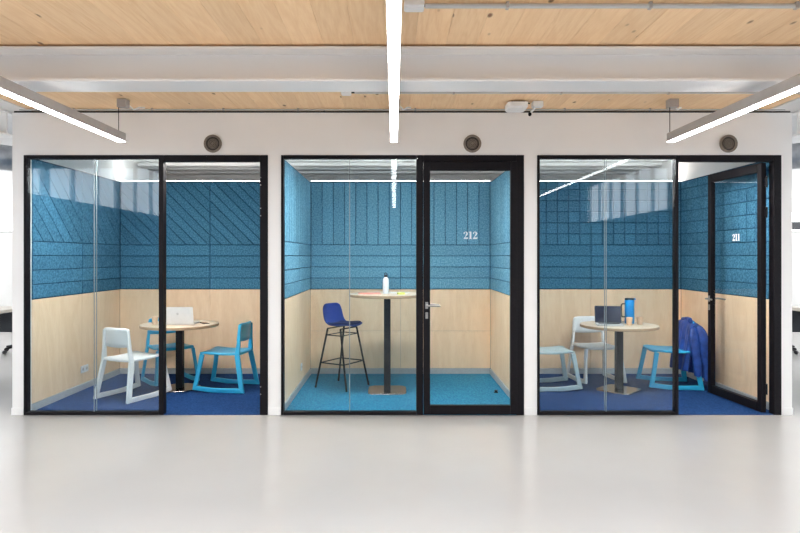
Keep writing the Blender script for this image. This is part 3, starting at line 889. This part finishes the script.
# back of the lid faces the camera in the left booth
laptop(-2.395, 0.93 + 0.08, 0.7405, R(180 + 2), M['laptop_white'], 0.34, 104, 'white laptop seen from behind its lid on the round table', True)
laptop(2.41, 1.09, 0.7405, R(-12), M['keys'], 0.285, 106, 'open laptop with a dark screen on the table beside the blue jug')
# phone behind the white laptop
t = empty('phone', (-2.155, 1.17, 0.7405), R(35))
MB().prism(rrect(0.036, 0.073, 0.010, 3), lambda u, v, d: (u, v, d), 0, 0.008).build('body', M['keys'], t)
MB().prism(rrect(0.033, 0.070, 0.009, 3), lambda u, v, d: (u, v, d), 0.008, 0.0086).build('screen', M['screen'], t)
tag(t, 'small dark phone lying flat to the right of the white laptop', 'phone')

def cup(x, y, z, m, label, h=0.088, r0=0.026, r1=0.036, group=None):
    t = empty('paper_cup', (x, y, z))
    MB().lathe([(r0, 0), (r0 + 0.001, 0.004), (r1, h - 0.004), (r1 - 0.002, h - 0.002), (r1 - 0.006, h - 0.012), (r1 - 0.008, h - 0.03)], 28).build('cup_body', m, t, smooth=True)
    n = 28
    rim = [((r1) * math.cos(2 * PI * k / n), (r1) * math.sin(2 * PI * k / n), h - 0.003) for k in range(n + 1)]
    MB().tube(rim, 0.0022, 6).build('rim', m, t, smooth=True)
    return tag(t, label, 'cup', group)
cup(2.60, 0.97, 0.7405, M['paper_cup'], 'kraft paper cup standing directly in front of the blue jug', group='kraft paper cups')
cup(2.745, 1.04, 0.7405, M['paper_cup'], 'kraft paper cup standing apart, right of the blue jug', group='kraft paper cups')
cup(-2.665, 1.03, 0.7405, M['paper_cup'], 'kraft paper cup at the left edge of the table with the white laptop', group='kraft paper cups')

# vacuum jug
t = empty('vacuum_jug', (2.70, 1.16, 0.7405))
t.location.x = 2.675
MB().lathe([(0.050, 0), (0.052, 0.004), (0.052, 0.262), (0.049, 0.266)], 36).build('body', M['jug_blue'], t, smooth=True)
MB().lathe([(0.049, 0.2665), (0.051, 0.270), (0.051, 0.281), (0.046, 0.286)], 36).build('lid', M['black_metal'], t, smooth=True)
MB().prism([(-0.016, 0.268), (0.016, 0.268), (0.0, 0.285)], lambda u, v, d: (0.045 + d, u, v), 0, 0.022).build('spout', M['jug_blue'], t)
MB().tube([(-0.050, 0, 0.222), (-0.080, 0, 0.222), (-0.092, 0, 0.208), (-0.092, 0, 0.09), (-0.080, 0, 0.075), (-0.050, 0, 0.075)], 0.0075, 10).build('handle', M['black_metal'], t, smooth=True)
for zz in (0.045, 0.175):
    MB().lathe([(0.0523, 0), (0.0528, 0.002), (0.0528, 0.005), (0.0523, 0.007)], 36, z0=zz).build('body_ring', M['jug_blue'], t, smooth=True)
tag(t, 'tall bright blue vacuum jug with black lid and handle', 'jug')

# things on the bar table
zt = 1.0885
t = empty('drinking_bottle', (-0.09, 0.98, zt))
MB().lathe([(0.032, 0), (0.034, 0.004), (0.034, 0.150), (0.031, 0.165), (0.018, 0.178), (0.017, 0.184)], 32).build('body', M['bottle'], t, smooth=True)
MB().lathe([(0.019, 0.1845), (0.020, 0.188), (0.019, 0.206), (0.014, 0.208)], 24).build('cap', M['keys'], t, smooth=True)
MB().tube([(-0.012, 0, 0.206), (-0.013, 0, 0.222), (0, 0, 0.232), (0.013, 0, 0.222), (0.012, 0, 0.206)], 0.004, 8).build('carry_loop', M['keys'], t, smooth=True)
tag(t, 'slim white drinking bottle with a black loop cap', 'bottle')
t = empty('notebook', (-0.27, 0.90, zt), R(6))
box('cover', M['coral'], (-0.12, -0.085, 0), (0.12, 0.085, 0.002), t)
box('pages', M['paper'], (-0.117, -0.082, 0.0021), (0.117, 0.082, 0.009), t)
box('cover', M['coral'], (-0.12, -0.085, 0.0091), (0.12, 0.085, 0.012), t, bevel=0.001, seg=1)
tag(t, 'flat coral-red notebook on the tall bar table', 'notebook')
o = box('paper_sheet', M['paper'], (-0.13, -0.10, 0), (0.13, 0.10, 0.001), None)
o.location = (0.045, 1.13, zt); o.rotation_euler = (0, 0, R(-12))
tag(o, 'white paper sheet lying behind the bottle on the tall bar table', 'paper')
t = empty('sticky_note_block', (0.075, 0.86, zt), R(10))
box('pad', M['yellow'], (-0.038, -0.038, 0), (0.038, 0.038, 0.019), t, bevel=0.001, seg=1)
box('top_note', M['yellow'], (-0.037, -0.037, 0.0195), (0.037, 0.037, 0.0200), t)
tag(t, 'small block of yellow sticky notes on the tall bar table', 'notes')

# jacket over the chair back (chair at 3.20, 1.33 facing -x)
t = empty('jacket', (3.408, 1.27, 0.755))
def jacket_surface(seed):
    rnd = random.Random(seed)
    rows = []
    prof = [(-0.155, -0.56), (-0.150, -0.50), (-0.140, -0.42), (-0.125, -0.33), (-0.105, -0.24), (-0.095, -0.15), (-0.080, -0.07), (-0.060, -0.01), (-0.020, 0.018), (0.012, 0.012),
            (0.038, -0.03), (0.055, -0.11), (0.070, -0.20), (0.085, -0.30), (0.10, -0.40), (0.112, -0.50), (0.118, -0.58), (0.12, -0.63)]
    nk = 25
    for i, (x, z) in enumerate(prof):
        row = []
        dn = max(0, -z)
        for k in range(nk):
            q = 2 * k / (nk - 1) - 1
            fold = 0.018 * dn / 0.5 * math.sin(q * 9 + i * 0.25) + 0.010 * math.sin(q * 17 + i * 0.5) * min(1, dn * 4)
            hw = 0.215 - 0.02 * dn + 0.012 * math.sin(i * 0.9)
            droop = -0.035 * abs(q) ** 3 if dn < 0.1 else 0
            row.append((x * 0.78 + fold * (1 if x > -0.02 else -1), hw * q, z + droop + 0.010 * math.sin(q * 6 + i)))
        rows.append(row)
    return rows
MB().grid(jacket_surface(2)).build('jacket_body', M['jacket'], t, smooth='all', solid=0.008, sub=1)
def sleeve(pts, rad, flat, name='sleeve'):
    pts = [Vector(p) for p in pts]; n = 16; vs = []; fs = []
    for i, p in enumerate(pts):
        r = rad[i]
        for k in range(n):
            a = 2 * PI * k / n
            wob = 1 + 0.10 * math.sin(3 * a + i * 1.3) + 0.06 * math.sin(5 * a - i * 2.1)
            vs.append((p.x + r * math.cos(a) * wob, p.y + r * flat * math.sin(a) * wob, p.z + 0.35 * r * math.cos(a) * 0.5))
    for i in range(len(pts) - 1):
        for k in range(n):
            a = i * n + k; b = i * n + (k + 1) % n
            fs.append((a, b, b + n, a + n))
    fs.append(tuple(range(n))); fs.append(tuple((len(pts) - 1) * n + k for k in range(n)))
    return MB().add(vs, fs).build(name, M['jacket'], t, smooth='all', sub=1)
sleeve([(-0.01, -0.205, -0.02), (0.018, -0.235, -0.08), (0.036, -0.25, -0.17), (0.054, -0.256, -0.28), (0.070, -0.256, -0.39), (0.076, -0.254, -0.50), (0.080, -0.25, -0.60), (0.082, -0.25, -0.65)],
       [0.030, 0.050, 0.056, 0.053, 0.050, 0.045, 0.041, 0.040], 0.6)
sleeve([(-0.055, -0.205, -0.03), (-0.075, -0.235, -0.12), (-0.060, -0.248, -0.24), (-0.040, -0.25, -0.36), (-0.020, -0.25, -0.48), (-0.012, -0.248, -0.61)],
       [0.034, 0.052, 0.054, 0.052, 0.048, 0.047], 0.55)
MB().lathe([(0.044, 0), (0.046, 0.02), (0.044, 0.04)], 18, (0.082, -0.25), -0.685).build('cuff', M['jacket_lining'], t, smooth=True)
MB().tube([(-0.05, -0.13, 0.012), (-0.02, -0.06, 0.026), (-0.01, 0.02, 0.030), (-0.03, 0.10, 0.018)], 0.022, 12, 0.018).build('collar', M['jacket'], t, smooth='all')
tag(t, 'royal blue jacket hanging over the back of the cyan chair by the open glass door', 'jacket')

# sockets
def socket(x, y, z, n, label):
    t = empty('wall_socket', (x, y, z))
    L_ = 0.08 * n
    box('cover_plate', M['white_plastic'], (0, -L_ / 2, -0.04), (0.010, L_ / 2, 0.04), t, bevel=0.003)
    for k in range(n):
        yc = -L_ / 2 + 0.04 + 0.08 * k
        MB().prism([(0.020 * math.cos(2 * PI * q / 20) + yc, 0.020 * math.sin(2 * PI * q / 20)) for q in range(20)], lambda u, v, d: (d, u, v), 0.010, 0.0108).build('socket_well', M['grey_cabinet'], t)
        for s in (-1, 1):
            MB().prism([(0.0035 * math.cos(2 * PI * q / 8) + yc + s * 0.0095, 0.0035 * math.sin(2 * PI * q / 8)) for q in range(8)], lambda u, v, d: (d, u, v), 0.0109, 0.0113).build('socket_hole', M['keys'], t)
    return tag(t, label, 'socket')
socket(-3.4955, 1.11, 0.235, 2, 'white double power socket low on the plywood wall beside the white chair')
socket(-1.0655, 1.22, 0.235, 1, 'white single power socket low on the plywood wall left of the bar stool')
t = empty('door_stop', (1.12, 0.92, 0.008))
MB().lathe([(0.024, 0), (0.024, 0.006), (0.014, 0.008), (0.014, 0.014), (0.018, 0.018)], 18).build('post', M['black_metal'], t, smooth=True)
MB().lathe([(0.0175, 0), (0.0175, 0.008)], 18, z0=0.0185).build('rubber_cap', M['keys'], t, smooth=True)
tag(t, 'tiny dark door stop on the teal carpet', 'door stop')

# ------------------------------------------------------------------ the hall seen past both ends of the booths
def lockers(x0, x1, y, h, label, w=0.9):
    t = empty('storage_cabinet', ((x0 + x1) / 2, y, 0))
    a, b = x0 - (x0 + x1) / 2, x1 - (x0 + x1) / 2
    box('carcass', M['grey_cabinet'], (a, 0.02, 0), (b, 0.45, h), t)
    n = max(1, round((b - a) / w))
    for k in range(n):
        p, q = a + (b - a) * k / n, a + (b - a) * (k + 1) / n
        d = box('cabinet_door', M['grey_cabinet'], (p + 0.003, 0, 0.05), (q - 0.003, 0.0195, h - 0.01), t, bevel=0.002, seg=1)
        kn = MB().lathe([(0.022, -0.001), (0.022, 0.02)], 14).build('knob', M['keys'], d); kn.rotation_euler = (PI / 2, 0, 0); kn.location = ((q - 0.10), 0.0, 1.09)
    box('cabinet_top', M['grey_cabinet'], (a - 0.01, -0.015, h), (b + 0.01, 0.46, h + 0.025), t)
    return tag(t, label, 'cabinet')
lockers(-9.3, -6.2, 6.2, 1.98, 'tall pale grey cabinets beyond the left end of the booths', 0.78)
lockers(6.3, 9.3, 6.2, 1.98, 'tall pale grey cabinets beyond the right end of the booths', 0.78)

def desk(x, y, w, d, label):
    t = empty('office_desk', (x, y, 0))
    box('desktop', M['desk'], (-w / 2, -d / 2, 0.70), (w / 2, d / 2, 0.745), t, bevel=0.004, seg=1)
    for sx_ in (-1, 1):
        for sy_ in (-1, 1):
            cx, cy = sx_ * (w / 2 - 0.06), sy_ * (d / 2 - 0.06)
            box('leg', M['white_plastic'], (cx - 0.025, cy - 0.025, 0), (cx + 0.025, cy + 0.025, 0.70), t)
    box('modesty_panel', M['office_black'], (-w / 2 + 0.1, d / 2 - 0.1, 0.36), (w / 2 - 0.1, d / 2 - 0.08, 0.69), t)
    return tag(t, label, 'desk')
desk(-6.35, 3.1, 1.7, 0.8, 'pale office desk just visible past the left end of the booths')
desk(6.75, 3.1, 1.7, 0.8, 'pale office desk just visible past the right end of the booths')

def office_chair(x, y, rz, m, label):
    t = empty('office_chair', (x, y, 0), rz)
    rows = [[(0.24 * (2 * k / 8 - 1), -0.05 * (1 - (2 * k / 8 - 1) ** 2) + 0.24, 0.56 + 0.46 * i / 6) for k in range(9)] for i in range(7)]
    MB().grid(rows).build('backrest', m, t, smooth='all', solid=0.05, sub=1)
    MB().prism(rrect(0.25, 0.25, 0.07), lambda u, v, d: (u, v, d), 0.44, 0.52).build('seat', M['office_black'], t, smooth=True, bevel=0.01)
    MB().lathe([(0.028, 0.10), (0.028, 0.30), (0.020, 0.30), (0.020, 0.44)], 14).build('column', M['black_metal'], t, smooth=True)
    MB().tube([(0, 0.16, 0.46), (0, 0.28, 0.44), (0, 0.285, 0.62)], 0.018, 8).build('back_support', M['black_metal'], t, smooth=True)
    for k in range(5):
        a = 2 * PI * k / 5 + 0.3
        c, s_ = math.cos(a), math.sin(a)
        MB().tube([(0.02 * c, 0.02 * s_, 0.115), (0.29 * c, 0.29 * s_, 0.075)], 0.022, 8, 0.014).build('base_arm', M['black_metal'], t, smooth=True)
        w = MB().lathe([(0.026, -0.02), (0.03, -0.015), (0.03, 0.015), (0.026, 0.02)], 14).build('caster', M['keys'], t, smooth=True)
        w.rotation_euler = (PI / 2, 0, a); w.location = (0.29 * c, 0.29 * s_, 0.030)
    return tag(t, label, 'office chair')
office_chair(-5.85, 3.85, R(10), M['office_slate'], 'dark office chair on casters past the left end of the booths')
office_chair(6.05, 3.85, R(-10), M['office_slate'], 'dark office chair on casters past the right end of the booths')
for s, lab in ((-1, 'left'), (1, 'right')):
    # round duct running away beyond the booths, with collars
    t = empty('ventilation_duct', (s * 4.2, 0.85, 2.60))
    mb = MB(); mb.tube([(s * 1.6, -0.12, 0.03), (s * 0.25, 0.0, 0.0), (0, 0.35, 0.0), (0, 3.2, 0)], 0.14, 24); mb.build('duct_tube', M['duct'], t, smooth=True)
    for q in (0.1, 0.35, 0.6, 0.85):
        c = Vector((0, 0.5, 0)).lerp(Vector((0, 3.0, 0)), q); dd = Vector((0, 1, 0))
        MB().tube([c - dd * 0.02, c + dd * 0.02], 0.152, 24).build('duct_collar', M['duct'], t, smooth=True)
    for q in (0.25, 0.8):
        c = Vector((0, 0.5, 0)).lerp(Vector((0, 3.0, 0)), q)
        MB().tube([c + Vector((0, 0, 0.13)), c + Vector((0, 0, ZC - 2.60 - 0.012))], 0.008, 8).build('duct_hanger', M['black_metal'], t)
    tag(t, 'silver ventilation duct under the ceiling past the %s end of the booths' % lab, 'duct')
# dark fitting seen at the right edge
t = empty('wall_monitor', (7.05, 5.1, 1.98))
box('display', M['keys'], (-0.55, -0.03, 0.0), (0.35, 0.03, 0.14), t, bevel=0.006)
MB().tube([(-0.1, 0, 0.14), (-0.1, 0, ZC - 1.98 - 0.012)], 0.015, 8).build('ceiling_pole', M['black_metal'], t)
tag(t, 'dark box hanging from the ceiling past the right end of the booths', 'ceiling fitting')
